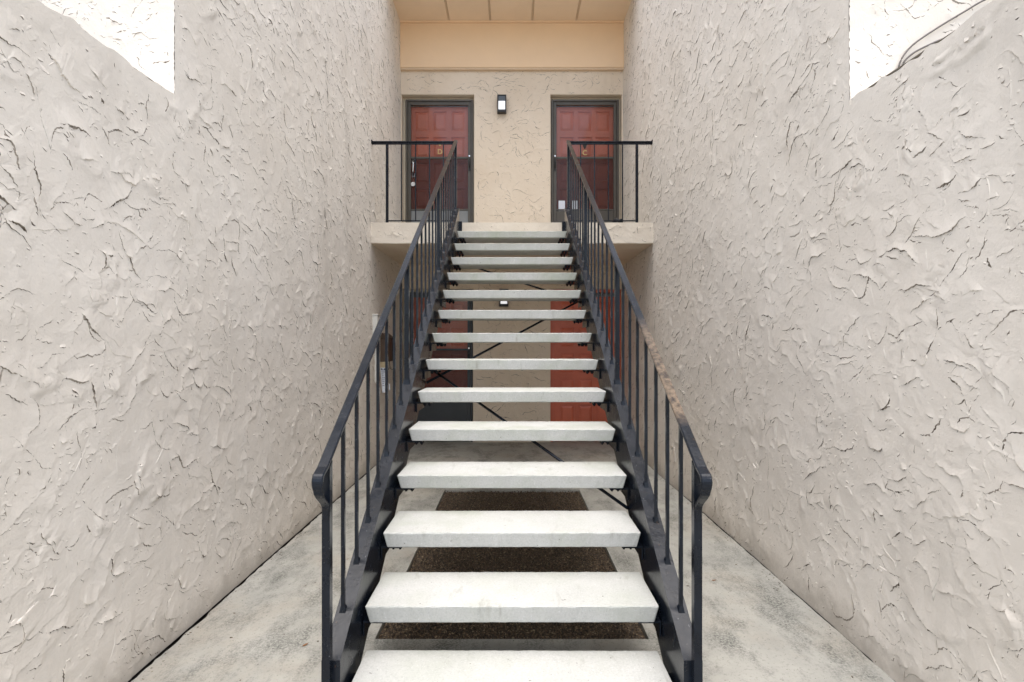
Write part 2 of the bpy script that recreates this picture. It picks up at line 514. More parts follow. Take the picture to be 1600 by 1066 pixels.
def relief_mesh(name, mat, org, ud, vd, nd, us, vs, H, u_off=0.0, v_off=0.0, keep=None, gain=1.0, warp=None, fl=None, fbox=None, keep_f=None):
    us, vs = np.asarray(us, np.float64), np.asarray(vs, np.float64)
    ud, vd, nd, org = map(np.asarray, (ud, vd, nd, org))
    U, V = np.meshgrid(us, vs)
    hh = sample(H, U - u_off, V - v_off) * gain
    if warp is not None: V = warp(U, V)
    P = org[None, None, :] + U[..., None] * ud + V[..., None] * vd + hh[..., None] * nd
    nu, nv = len(us), len(vs)
    idx = np.arange(nu * nv).reshape(nv, nu)
    q = np.stack([idx[:-1, :-1], idx[:-1, 1:], idx[1:, 1:], idx[1:, :-1]], -1)
    if keep is not None:
        uc = (us[:-1] + us[1:]) / 2; vc = (vs[:-1] + vs[1:]) / 2
        q = q[keep(*np.meshgrid(uc, vc))]
    q = q.reshape(-1, 4)
    used = np.zeros(nu * nv, bool); used[q.ravel()] = True
    remap = np.cumsum(used) - 1
    P = P.reshape(-1, 3)[used]; q = remap[q]
    sm = np.ones(len(q), bool); mi = np.zeros(len(q), int)
    if fl is not None:
        b = fbox or (us[0], us[-1], vs[0], vs[-1])
        fp, fq, fs, fm = flakes(np.random.default_rng(fl.pop('seed')), *b, H * gain, u_off, v_off, keep_f or keep, **fl)
        q = np.concatenate([q, fq[:, ::-1] + len(P)]); sm = np.concatenate([sm, fs]); mi = np.concatenate([mi, fm])
        P = np.concatenate([P, org + fp[:, :1] * ud + fp[:, 1:2] * vd + fp[:, 2:] * nd])
    if np.dot(np.cross(ud, vd), nd) < 0: q = q[:, ::-1]
    me = bpy.data.meshes.new(name)
    me.vertices.add(len(P)); me.vertices.foreach_set('co', P.astype(np.float32).ravel())
    me.loops.add(q.size); me.loops.foreach_set('vertex_index', np.ascontiguousarray(q).astype(np.int32).ravel())
    me.polygons.add(len(q))
    me.polygons.foreach_set('loop_start', np.arange(0, q.size, 4, dtype=np.int32))
    me.polygons.foreach_set('use_smooth', sm)
    me.polygons.foreach_set('material_index', mi.astype(np.int32))
    me.update(calc_edges=True)
    me.materials.append(mat)
    if fl is not None: me.materials.append(M['grime_shade'])
    return me

def graded(a, b, steps):
    """coordinates from a to b; steps(x) = spacing at x"""
    o = [a]
    while o[-1] < b - 1e-6:
        o.append(min(b, o[-1] + steps(o[-1])))
    if len(o) > 2 and o[-1] - o[-2] < 0.3 * (o[-2] - o[-3]): del o[-2]
    return o

# ------------------------------------------------------------------ layout (metres; x right, y into the court, z up)
HW = 1.55            # half width between the side walls
Y_BACK = 7.33        # entrance wall
Y_FACADE = 2.41      # where the low front walls meet the building
Z_LOW = 2.505        # top of the low front walls
Z_ROOF = 5.83
Z_LAND = 2.695
Y_LAND = 5.76
RISE, RUN, Y1 = 0.17967, 0.28, 1.718
def nose(y): return RISE + (y - Y1) * RISE / RUN

# ------------------------------------------------------------------ ground, walkway, gravel bed
g = MB().box(-300, 300, -300, 300, -0.30, -0.07)
tag(g.build('ground', M['outer']), kind='structure')
g = MB().box(-HW - 0.1, HW + 0.1, 0.0, Y_BACK + 0.1, -0.069, -0.045)
tag(g.build('soil', M['soil']), kind='structure')
g = MB().box(-0.628, 0.628, 2.422, 4.928, -0.0445, -0.026)
tag(g.build('gravel_base', M['pebble']), kind='structure')
BX, BY0, BY1 = 0.63, 2.42, 4.93
random.seed(3)
bm = MB()
xs = [-HW + 0.020, -BX, BX, HW - 0.011]
def strip(xa, xb, jag_a, jag_b):
    ys = [-0.5 + 0.03 * i for i in range(int((Y_BACK + 0.75) / 0.03) + 1)]
    rows = []
    wa = wb = 0.0
    for y in ys:
        wa = 0.6 * wa + random.uniform(-1, 1) * jag_a; wb = 0.6 * wb + random.uniform(-1, 1) * jag_b
        rows.append([bm.bm.verts.new(p) for p in ((xa + wa, y, -0.044), (xb + wb, y, -0.044), (xb + wb, y, 0.0), (xa + wa, y, 0.0))])
    for r0, r1 in zip(rows, rows[1:]):
        for k_ in range(4): bm.bm.faces.new([r0[k_], r0[(k_ + 1) % 4], r1[(k_ + 1) % 4], r1[k_]])
    bm.bm.faces.new(rows[0]); bm.bm.faces.new(rows[-1][::-1])
strip(xs[0], xs[1], 0.0055, 0.0)
strip(xs[2], xs[3], 0.0, 0.0025)
bm.box(xs[1], xs[2], -0.5, BY0, -0.044, 0.0)
bm.box(xs[1], xs[2], BY1, Y_BACK + 0.25, -0.044, 0.0)
tag(bm.build('walkway', M['concrete']), kind='structure')
g = MB().box(-6, 6, -14, -0.51, -0.069, -0.004)
tag(g.build('forecourt', M['concrete']), kind='structure')

rng = np.random.default_rng(11)
N = 20000
base = np.array([[1, 0, 0], [-1, 0, 0], [0, 1, 0], [0, -1, 0], [0, 0, 1], [0, 0, -1]], np.float32)
tri = np.array([[0, 2, 4], [2, 1, 4], [1, 3, 4], [3, 0, 4], [2, 0, 5], [1, 2, 5], [3, 1, 5], [0, 3, 5]])
px = rng.uniform(-BX + 0.008, BX - 0.008, N); py = rng.uniform(BY0 + 0.008, BY1 - 0.008, N)
ss = rng.uniform(0.003, 0.009, N)
V = base[None] * (ss[:, None, None] * rng.uniform(0.6, 1.2, (N, 1, 3)))
V = V * rng.uniform(0.8, 1.25, (N, 6, 1))
ang = rng.uniform(0, 6.28, N); ca, sa = np.cos(ang)[:, None], np.sin(ang)[:, None]
X = V[..., 0] * ca - V[..., 1] * sa; Yv = V[..., 0] * sa + V[..., 1] * ca
zz = -0.026 + rng.uniform(0, 0.012, N)
P = np.stack([X + px[:, None], Yv + py[:, None], V[..., 2] + zz[:, None]], -1).reshape(-1, 3)
F = (tri[None] + (np.arange(N) * 6)[:, None, None]).reshape(-1, 3)
me = bpy.data.meshes.new('gravel_bed')
me.from_pydata(P.tolist(), [], F.tolist())
me.materials.append(M['pebble'])
tag(link('gravel_bed', me), 'dark brown gravel bed in the concrete under the stairs', 'gravel', kind='stuff')

# ------------------------------------------------------------------ building wings (side walls of the court)
def ystep(y):
    if y < 1.5: return 0.02
    return 0.010 if y < 2.41 else 0.011 * (y / 2.41)
US = graded(0.3, Y_FACADE, ystep) + graded(Y_FACADE, Y_BACK + 0.02, ystep)[1:]
VS = sorted(set(graded(0.0, Z_LOW, lambda z: 0.012) + graded(Z_LOW, Z_ROOF, lambda z: 0.016)))
def wing(sx, seed, label, ztop, fall):
    low = lambda y: ztop - fall * (Y_FACADE - y)
    root = empty('building_wing', (sx * HW, Y_FACADE, 0), label, 'wall')
    H = relief(Y_BACK - 0.25, Z_ROOF + 0.05, seed)
    hr = np.random.default_rng(seed + 1)
    jag = vnoise(1, len(US), 4, 5, hr)[0] * 0.007 + vnoise(1, len(US), 4, 22, hr)[0] * 0.009
    def warp(U, V):
        # uneven trowelled top of the low front part
        j = np.interp(U, US, jag)
        near = np.clip(1 - np.abs(V - Z_LOW) / 0.05, 0, 1) * (U < Y_FACADE)
        front = np.where(U < Y_FACADE + 1e-6, low(np.minimum(U, Y_FACADE)) / Z_LOW, 1.0)
        front = np.where(V <= Z_LOW + 1e-6, front, 1.0)
        return V * front + 1.7 * j * near * (V <= Z_LOW + 1e-6)
    keep = lambda u, v: (u > Y_FACADE) | (v < Z_LOW)
    keep_f = lambda u, v: (u > Y_FACADE + 0.01) | (v < low(u) - 0.02)
    me = relief_mesh('side_wall', M['stucco'], (sx * HW, 0, 0), (0, 1, 0), (0, 0, 1), (-sx, 0, 0), US, VS, H, 0.25, 0, keep, 1.0, warp, dict(seed=seed + 3), (1.35, Y_BACK, 0.0, Z_ROOF), keep_f)
    me.transform(__import__('mathutils').Matrix.Translation((-sx * HW, -Y_FACADE, 0)))
    link('side_wall', me, root, (sx * HW, Y_FACADE, 0))
    # front facade that rises behind the low wall
    H2 = relief(3.2, Z_ROOF, seed + 7)
    fx = graded(0.0, 3.1, lambda x: 0.009 if x < 1.3 else 0.03)
    fz = sorted(set(graded(2.45, 3.4, lambda z: 0.010) + graded(3.4, Z_ROOF, lambda z: 0.03)))
    me = relief_mesh('facade_wall', M['stucco'], (0, 0, 0), (sx, 0, 0), (0, 0, 1), (0, -1, 0), fx, fz, H2, fl=dict(seed=seed + 4), fbox=(0.0, 1.1, 2.5, 3.6))
    fr_ = np.random.default_rng(seed + 5)
    for v in me.vertices:
        if abs(v.co.x) < 0.002: v.co.x += sx * fr_.uniform(-0.004, 0.001)
    link('facade_wall', me, root, (sx * (HW - 0.005), Y_FACADE, 0))
    a, b = sorted((sx * (HW + 0.006), sx * (HW + 3.1)))
    MB().box(a, b, Y_FACADE + 0.006, Y_BACK + 0.5, 0, Z_ROOF - 0.002).build('wing_core', M['wing_core'], root)
    a, b = sorted((sx * (HW + 0.006), sx * (HW + 0.2)))
    z_a, z_b = low(0.3) - 0.014, ztop - 0.014
    y_a, y_b = 0.3, Y_FACADE - 0.012
    MB().hexa([(a, y_a, 0), (b, y_a, 0), (b, y_b, 0), (a, y_b, 0), (a, y_a, z_a), (b, y_a, z_a), (b, y_b, z_b), (a, y_b, z_b)]).build('low_wall_core', M['wing_core'], root)
    # rough coping of the low wall
    Hc = relief(2.4, 0.3, seed + 9, 50, 0.006)
    me = relief_mesh('low_wall_top', M['stucco'], (0, 0, -fall * Y_FACADE), (0, 1, fall), (sx, 0, 0), (0, 0, 1),
                     graded(0.3, Y_FACADE - 0.004, lambda y: 0.01), graded(0.0, 0.2, lambda x: 0.01), Hc, 0.3, 0)
    link('low_wall_top', me, root, (sx * HW, 0, ztop - 0.010))
    return root
wing_mail = wing(-1, 21, 'grey beige stucco wing wall that carries the brown mailbox', 2.505, 0.043)
wing_cable = wing(1, 43, 'grey beige stucco wing wall with two thin cables rising behind its low front part', 2.482, 0.040)

# ------------------------------------------------------------------ entrance wall with its doors
ew = empty('entrance_wall', (0, Y_BACK, 0), 'tan stucco entrance wall with red panelled doors on two floors', 'wall')
OPEN = [(-1.538, -0.526, Z_LAND, 4.846), (0.535, 1.530, Z_LAND, 4.846), (-1.538, -0.540, 0.0, 2.139), (0.535, 1.530, 0.0, 2.139)]
Hb = relief(2 * HW + 0.05, Z_ROOF + 0.05, 77, 40, 0.006)
gx = sorted(set(np.round(np.concatenate([np.arange(-HW, HW + 0.001, 0.012), [HW], [o[0] for o in OPEN], [o[1] for o in OPEN]]), 5)))
gz = sorted(set(np.round(np.concatenate([np.arange(0, Z_ROOF, 0.012), [Z_ROOF], [o[2] for o in OPEN], [o[3] for o in OPEN]]), 5)))
def keep_b(u, v):
    k_ = np.ones(u.shape, bool)
    for x0, x1, z0, z1 in OPEN:
        k_ &= ~((u > x0) & (u < x1) & (v > z0) & (v < z1))
    return k_
me = relief_mesh('stucco_face', M['stucco_back'], (0, 0, 0), (1, 0, 0), (0, 0, 1), (0, -1, 0), gx, gz, Hb, -HW, 0, keep_b, fl=dict(seed=78, per_m2=185, crumbs=150, scale=1.15, thick=1.2))
link('stucco_face', me, ew, (0, Y_BACK, 0))
MB().box(-HW - 0.1, HW + 0.1, Y_BACK + 0.26, Y_BACK + 0.4, 0, Z_ROOF).build('wall_core', M['wing_core'], ew)
for (x0, x1, z0, z1) in OPEN:      # plaster returns of each opening
    m = MB()
    m.box(x0 - 0.05, x0, Y_BACK + 0.003, Y_BACK + 0.26, z0, z1 + 0.05)
    m.box(x1, x1 + 0.05, Y_BACK + 0.003, Y_BACK + 0.26, z0, z1 + 0.05)
    m.box(x0, x1, Y_BACK + 0.003, Y_BACK + 0.26, z1, z1 + 0.05)
    m.build('door_reveal', M['stucco_back'], ew)

# red door: 3 x 5 panels
DW, DH, DT = 0.90, 2.035, 0.042
PW, PH = 0.197, 0.278
PX = [-0.256, 0.0, 0.256]
PZ = [1.969 - 0.364 * i for i in range(5)]        # tops
def door_mesh():
    m = MB()
    m.box(-DW / 2, DW / 2, 0.016, DT, 0.005, DH)
    xe = [-DW / 2] + [v for c_ in PX for v in (c_ - PW / 2, c_ + PW / 2)] + [DW / 2]
    for i in range(0, 8, 2):
        m.box(xe[i], xe[i + 1], 0, 0.0155, 0.005, DH)
    for c_ in PX:
        ze = [DH] + [v for t in PZ for v in (t, t - PH)] + [0.005]
        for i in range(0, len(ze), 2):
            m.box(c_ - PW / 2, c_ + PW / 2, 0, 0.0155, ze[i + 1], ze[i])
    return m.mesh('entry_door', M['red'])
DOOR_ME = door_mesh()
m = MB()
a, b = PW / 2 - 0.012, PH / 2 - 0.012
i_ = 0.03
m.hexa([(-a, 0.0155, -b), (a, 0.0155, -b), (a, 0.0155, b), (-a, 0.0155, b),
        (-a + i_, 0.003, -b + i_), (a - i_, 0.003, -b + i_), (a - i_, 0.003, b - i_), (-a + i_, 0.003, b - i_)])
PANEL_ME = m.mesh('panel', M['red_panel'])

def door(cx, z0, y, label):
    d = link('entry_door', DOOR_ME, ew, (cx, y, z0))
    d['label'] = label
    for t in PZ:
        for c_ in PX:
            link('panel', PANEL_ME, d, (cx + c_, y, z0 + t - PH / 2))
    return d
YD = Y_BACK + 0.125
d_D = door(-1.02, Z_LAND, YD, 'red panelled door with brass letter D')
d_C = door(1.03, Z_LAND, YD, 'red panelled door with brass letter C')
d_L = door(-1.03, 0.0, YD, 'red panelled door behind the slate storm door')
d_R = door(1.03, 0.0, Y_BACK + 0.06, 'red panelled door without a storm door')

# door jambs behind the storm doors / red jamb of the bare door
def jamb(x0, x1, z0, z1, y0, y1, t, mat, name='door_frame'):
    m = MB()
    m.box(x0, x0 + t, y0, y1, z0, z1, 0.003); m.box(x1 - t, x1, y0, y1, z0, z1, 0.003)
    m.box(x0 + t + 0.0005, x1 - t - 0.0005, y0 + 0.001, y1, z1 - t, z1)
    return m.build(name, mat, ew)
jamb(-1.535, -0.528, Z_LAND, 4.843, Y_BACK + 0.095, Y_BACK + 0.2, 0.035, M['cream_trim'])
jamb(0.537, 1.528, Z_LAND, 4.843, Y_BACK + 0.095, Y_BACK + 0.2, 0.035, M['cream_trim'])
jamb(-1.535, -0.542, 0.0, 2.136, Y_BACK + 0.095, Y_BACK + 0.2, 0.035, M['cream_trim'])
jamb(0.537, 1.528, 0.0, 2.136, Y_BACK + 0.045, Y_BACK + 0.2, 0.042, M['red'])

def letter(ch, parent, cx, y, zc, h):
    cu = bpy.data.curves.new('letter', 'FONT')
    cu.body = ch; cu.size = h * 1.42; cu.extrude = 0.004
    cu.align_x = 'CENTER'; cu.align_y = 'CENTER'
    tmp = bpy.data.objects.new('tmp', cu); COL.objects.link(tmp)
    tmp.rotation_euler = (R(90), 0, 0)
    dg = bpy.context.evaluated_depsgraph_get()
    me = bpy.data.meshes.new_from_object(tmp.evaluated_get(dg))
    me.transform(tmp.rotation_euler.to_matrix().to_4x4())
    bpy.data.objects.remove(tmp); bpy.data.curves.remove(cu)
    me.materials.clear(); me.materials.append(M['brass'])
    return link('letter', me, parent, (cx, y, zc))
letter('D', d_D, -1.02, YD - 0.006, 4.09, 0.068)
letter('C', d_C, 1.03, YD - 0.006, 4.075, 0.068)
m = MB(); m.tube([(-1.02, YD - 0.012, 4.19), (-1.02, YD, 4.19)], 0.014, 10); m.build('door_viewer', M['brass'], d_D)
m = MB(); m.hexa([(1.02, YD - 0.012, 4.135), (1.04, YD - 0.012, 4.135), (1.04, YD, 4.135), (1.02, YD, 4.135),
                  (0.997, YD - 0.022, 4.20), (1.063, YD - 0.022, 4.20), (1.063, YD, 4.20), (0.997, YD, 4.20)], 0.003)
m.build('door_knocker', M['black_plastic'], d_C)
# handle set on door D
m = MB()
hx = -1.02 - 0.372
m.box(hx - 0.028, hx + 0.028, YD - 0.008, YD, 3.93, 4.00, 0.003)
m.tube([(hx, YD - 0.006, 3.965), (hx, YD - 0.05, 3.955), (hx, YD - 0.055, 3.90), (hx, YD - 0.05, 3.80), (hx, YD - 0.03, 3.765), (hx, YD, 3.76)], 0.011, 8)
m.box(hx - 0.022, hx + 0.022, YD - 0.008, YD, 3.73, 3.79, 0.003)
m.build('handle', M['silver'], d_D)
m = MB(); m.tube([(hx, YD, 3.62), (hx, YD - 0.03, 3.62), (hx, YD - 0.035, 3.62), (hx, YD - 0.062, 3.62)], 0.012, 10)
m.tube([(hx, YD - 0.03, 3.62), (hx, YD - 0.045, 3.62), (hx, YD - 0.06, 3.62)], 0.030, 12)
m.build('door_knob', M['silver'], d_D)
# knob of the bare lower door
m = MB(); hx = 1.03 + 0.40
m.tube([(hx, Y_BACK + 0.06, 0.95), (hx, Y_BACK + 0.02, 0.95)], 0.012, 10)
m.tube([(hx, Y_BACK + 0.03, 0.95), (hx, Y_BACK + 0.012, 0.95), (hx, Y_BACK - 0.002, 0.95)], 0.028, 12)
m.build('door_knob', M['silver'], d_R)

def storm_door(x0, x1, z0, z1, mat, handle_side, label, kick):
    y = Y_BACK + 0.055; t = 0.032
    fr = 0.028; st = 0.042
    root_m = MB()
    # fixed frame and the door's own stiles and rails, a step between them
    root_m.box(x0, x0 + fr, y - 0.012, y + 0.034, z0, z1, 0.003); root_m.box(x1 - fr, x1, y - 0.012, y + 0.034, z0, z1, 0.003)
    root_m.box(x0 + fr + 0.0005, x1 - fr - 0.0005, y - 0.011, y + 0.034, z1 - fr, z1, 0.003)
    a, b = x0 + fr + 0.003, x1 - fr - 0.003
    c_, d_ = z0 + 0.012, z1 - fr - 0.003
    root_m.box(a, a + st, y, y + t, c_, d_, 0.003); root_m.box(b - st, b, y, y + t, c_, d_, 0.003)
    root_m.box(a + st + 0.0005, b - st - 0.0005, y + 0.001, y + t, d_ - st, d_, 0.003)
    root_m.box(a + st + 0.0005, b - st - 0.0005, y + 0.001, y + t, c_, c_ + 0.07, 0.003)
    d = root_m.build('storm_door', mat, ew)
    d['label'] = label
    zm = z0 + 1.293; zk = z0 + 0.572
    ia, ib = a + st + 0.001, b - st - 0.001
    MB().box(ia, ib, y + 0.002, y + t - 0.002, zm - 0.014, zm + 0.014, 0.003).build('middle_rail', mat, d)
    MB().box(ia, ib, y + 0.002, y + t - 0.002, zk - 0.022, zk, 0.003).build('lower_rail', mat, d)
    MB().box(ia, ib, y + 0.016, y + 0.020, zm + 0.0145, d_ - st - 0.001).build('glass_pane', M['glass'], d)
    MB().box(ia, ib, y + 0.012, y + 0.016, zk + 0.0005, zm - 0.0145).build('insect_screen', M['screen'], d)
    MB().box(ia, ib, y + 0.008, y + 0.022, c_ + 0.0705, zk - 0.0225, 0.002).build('kick_panel', kick, d)
    h_ = MB()
    hx = (b - st / 2) if handle_side > 0 else (a + st / 2)
    h_.box(hx - 0.012, hx + 0.012, y - 0.010, y - 0.0005, zm - 0.19, zm - 0.01, 0.002)
    h_.tube([(hx, y - 0.008, zm - 0.05), (hx, y - 0.045, zm - 0.06), (hx, y - 0.045, zm - 0.13), (hx, y - 0.008, zm - 0.15)], 0.008, 8)
    h_.build('handle', M['black_plastic'], d)
    m = MB(); m.tube([(hx, y - 0.0005, zm + 0.02), (hx, y - 0.012, zm + 0.02)], 0.011, 10); m.build('keyhole', M['silver'], d)
    return d
sd_D = storm_door(-1.492, -0.545, Z_LAND, 4.80, M['storm_bronze'], 1, 'bronze framed storm door in front of the door with letter D', M['kick_grey'])
sd_C = storm_door(0.552, 1.500, Z_LAND, 4.80, M['storm_bronze'], -1, 'bronze framed storm door in front of the door with letter C', M['storm_bronze'])
sd_L = storm_door(-1.492, -0.552, 0.0, 2.10, M['storm_slate'], 1, 'slate grey storm door on the ground floor', M['storm_slate'])
# notices stuck behind the glass of storm door C
yg = Y_BACK + 0.055 + 0.010
n1_ = MB().box(0.655, 0.745, yg - 0.002, yg, 3.24, 3.385).build('paper_notice', M['paper'])
tag(n1_, 'white paper notice stuck low on the storm door with letter C, beside its handle stile', 'notice')
n2_ = MB().box(0.84, 0.925, yg - 0.002, yg, 3.245, 3.385).build('paper_notice', M['paper'])
tag(n2_, 'pale paper notice on the storm door with letter C, behind the stair balusters', 'notice')

# ------------------------------------------------------------------ wall lamps
def lamp(cx, z0, label):
    r = empty('wall_lamp', (cx, Y_BACK, z0), label, 'lamp')
    w, h, d = 0.125, 0.238, 0.085
    y0 = Y_BACK - d; y1 = Y_BACK + 0.002
    m = MB(); t = 0.016
    m.box(cx - w / 2, cx - w / 2 + t, y0, y1, z0, z0 + h, 0.002); m.box(cx + w / 2 - t, cx + w / 2, y0, y1, z0, z0 + h, 0.002)
    m.box(cx - w / 2 + t, cx + w / 2 - t, y0 + 0.0005, y1, z0, z0 + 0.034, 0.002)
    m.box(cx - w / 2 + t, cx + w / 2 - t, y0 + 0.0005, y1, z0 + h - 0.014, z0 + h, 0.002)
    m.box(cx - w / 2 + t, cx + w / 2 - t, y1 - 0.02, y1 - 0.002, z0 + 0.034, z0 + h - 0.014)
    m.build('housing', M['black_plastic'], r)
    MB().box(cx - w / 2 + t + 0.001, cx + w / 2 - t - 0.001, y0 + 0.012, y1 - 0.022, z0 + 0.035, z0 + 0.154).build('diffuser', M['diffuser'], r)
    MB().box(cx - w / 2 + t + 0.001, cx + w / 2 - t - 0.001, y0 + 0.008, y1 - 0.022, z0 + 0.155, z0 + h - 0.015).build('upper_panel', M['slate_plastic'], r)
    return r
lamp(-0.141, 4.57, 'small black wall lamp between the two upper doors')
lamp(-0.112, 1.890, 'small black wall lamp between the two ground floor doors')

# ------------------------------------------------------------------ roof over the landing
YR = 6.35
roof = empty('roof', (0, Y_BACK, Z_ROOF), 'tan panelled roof ceiling and peach fascia beam above the landing', 'roof')
edges = [-HW - 0.02, -0.867, -0.30, 0.28, 0.885, HW + 0.02]
for a, b in zip(edges, edges[1:]):
    MB().box(a + 0.013, b - 0.013, YR, Y_BACK + 0.1, Z_ROOF, Z_ROOF + 0.02, 0.002).build('ceiling_panel', M['ceiling'], roof)
for e in edges[1:-1]:
    MB().box(e - 0.0075, e + 0.0075, YR + 0.002, Y_BACK + 0.1, Z_ROOF + 0.0005, Z_ROOF + 0.018).build('batten', M['groove'], roof)
MB().box(-4.65, 4.65, YR - 0.001, Y_BACK + 0.5, Z_ROOF + 0.021, Z_ROOF + 0.22).build('roof_deck', M['cream_trim'], roof)
MB().box(-HW + 0.004, HW - 0.004, Y_BACK - 0.062, Y_BACK + 0.02, 5.195, 5.806, 0.004).build('fascia_beam', M['peach'], roof)
MB().box(-HW + 0.003, HW - 0.003, Y_BACK - 0.082, Y_BACK + 0.015, 5.807, Z_ROOF - 0.0005, 0.003).build('fascia_trim', M['peach'], roof)
MB().box(-HW + 0.004, HW - 0.004, Y_BACK - 0.052, Y_BACK + 0.015, 5.168, 5.1945).build('beam_shade_strip', M['groove'], roof)  # added darker strip that stands in for the shade line under the beam

# ------------------------------------------------------------------ landing
land = empty('landing', (0, Y_LAND, 2.47), 'raised stucco edged concrete landing in front of the upper doors', 'landing')
Hl = relief(2 * HW + 0.1, 0.3, 91, 80, 0.010)
ZU = 2.470
gxs = graded(-HW + 0.004, HW - 0.004, lambda x: 0.010)
rl = np.random.default_rng(5)
jl = vnoise(1, 400, 3, 9, rl)[0] * 0.006
def warpl(U, V):
    j = np.interp(U, np.linspace(-HW, HW, 400), jl)
    return V + j * np.clip(1 - (V - ZU) / 0.05, 0, 1)
me = relief_mesh('landing_edge', M['stucco_pale'], (0, 0, 0), (1, 0, 0), (0, 0, 1), (0, -1, 0), gxs, graded(ZU, Z_LAND, lambda z: 0.009), Hl, -HW, ZU, None, 1.0, warpl, dict(seed=92, per_m2=260, crumbs=160, scale=0.7, thick=1.0))
link('landing_edge', me, land, (0, Y_LAND, 0))
MB().box(-HW + 0.002, HW - 0.002, Y_LAND + 0.002, Y_BACK + 0.15, ZU + 0.006, Z_LAND - 0.003).build('slab', M['concrete'], land)
MB().box(-HW + 0.003, HW - 0.003, Y_LAND + 0.004, Y_BACK - 0.002, ZU - 0.004, ZU + 0.0055).build('slab_soffit', M['stucco_back'], land)

# ------------------------------------------------------------------ staircase
st = empty('staircase', (0, Y1, 0), 'open staircase of white treads between black iron stringers and railings', 'staircase')
HX = 0.613
TW, TD, TT = 0.56, 0.305, 0.065
def tread_mesh(seed):
    r = random.Random(seed)
    m = MB()
    t = 0.018
    m.hexa([(-TW + t, 0.004, -TT), (TW - t, 0.004, -TT), (TW - t, TD - 0.004, -TT), (-TW + t, TD - 0.004, -TT),
            (-TW, 0, 0), (TW, 0, 0), (TW, TD, 0), (-TW, TD, 0)])
    bm = m.bm
    bmesh.ops.subdivide_edges(bm, edges=[e for e in bm.edges if abs((e.verts[0].co - e.verts[1].co).x) > 0.5], cuts=60)
    bmesh.ops.bevel(bm, geom=[e for e in bm.edges if e.calc_face_angle(0) > 0.6], offset=0.006, segments=3, profile=0.55, affect='EDGES')
    # slightly worn, chipped arrises
    for v in bm.verts:
        k_ = 0.0016
        v.co += Vector((r.uniform(-k_, k_) * 0.3, r.uniform(-k_, k_) * 0.5, r.uniform(-k_, k_) * 0.4))
    fe = [v for v in bm.verts if v.co.y < 0.004 and v.co.z > -0.008]
    for _ in range(3):
        c_ = r.choice(fe).co.copy()
        d_ = r.uniform(0.001, 0.0035); w_ = r.uniform(0.02, 0.04)
        for v in fe:
            if abs(v.co.x - c_.x) < w_: v.co.y += d_ * (1 - abs(v.co.x - c_.x) / w_); v.co.z -= 0.5 * d_ * (1 - abs(v.co.x - c_.x) / w_)
    for f in bm.faces: f.smooth = False
    return m.mesh('tread', M['tread'])
TM = [tread_mesh(i) for i in range(4)]
def bracket_mesh(s):
    m = MB()
    x1 = s * 0.572
    def bx(a, b, *r_):
        a, b = sorted((x1 - s * a, x1 - s * b)); m.box(a, b, *r_)
    bx(0.0, 0.006, 0.02, 0.27, -TT - 0.06, -TT - 0.001)
    bx(0.006, 0.085, 0.02, 0.27, -TT - 0.009, -TT - 0.001)
    for y in (0.06, 0.09, 0.22):
        for a in (0.045, 0.075):
            m.tube([(x1 - s * a, y, -TT - 0.009), (x1 - s * a, y, -TT - 0.022)], 0.010, 6)
            m.tube([(x1 - s * a, y, -TT - 0.022), (x1 - s * a, y, -TT - 0.028)], 0.005, 6)
    return m.mesh('tread_bracket', M['iron'])
BM_ = {s: bracket_mesh(s) for s in (-1, 1)}
random.seed(8)
for i in range(14):
    y, z = Y1 + RUN * i, RISE * (i + 1)
    t = link('tread', TM[i % 4], st, (0, y, z))
    t.rotation_euler = (random.uniform(-0.003, 0.003), random.uniform(-0.0015, 0.0015), random.uniform(-0.002, 0.002))
    for s in (-1, 1):
        link('bracket', BM_[s], st, (0, y, z - 0.001))

UP, DN, FT, FW, WT = 0.088, 0.218, 0.011, 0.062, 0.007
Y_S0, Y_S1 = 1.761, Y_LAND - 0.010
def stringer(s):
    m = MB(); bm = m.bm
    xi, xo = s * 0.575, s * (0.575 + FW)
    xw = s * (0.575 + WT)
    prof = [(xi, -DN), (xo, -DN), (xo, -DN + FT), (xw, -DN + FT), (xw, UP - FT), (xo, UP - FT), (xo, UP), (xi, UP)]
    ys = [Y_S0, 1.79, 1.86, 2.0, Y_S1]
    rings = []
    for y in ys:
        rings.append([bm.verts.new((x, y, max(nose(y) + dz, 0.002 + 0.0005 * j))) for j, (x, dz) in enumerate(prof)])
    n = len(prof)
    for r0, r1 in zip(rings, rings[1:]):
        for k_ in range(n):
            bm.faces.new([r0[k_], r0[(k_ + 1) % n], r1[(k_ + 1) % n], r1[k_]])
    bm.faces.new(rings[0]); bm.faces.new(rings[-1][::-1])
    return m.build('stringer', M['iron'], st)
for s in (-1, 1):
    stringer(s)
    a, b = sorted((s * 0.5745, s * 0.6375))
    MB().box(a, b, 1.7588, 1.7606, 0.0, nose(Y_S0) + UP + 0.001).build('end_plate', M['iron'], st)
    a, b = sorted((s * 0.545, s * 0.640))
    MB().box(a, b, Y_LAND - 0.020, Y_LAND - 0.0095, 2.56, 2.705, 0.002).build('landing_plate', M['iron'], st)
    for zc in (2.60, 2.66):
        m = MB(); m.tube([(s * 0.556, Y_LAND - 0.020, zc), (s * 0.556, Y_LAND - 0.034, zc)], 0.010, 6)
        m.build('bolt', M['iron'], st)

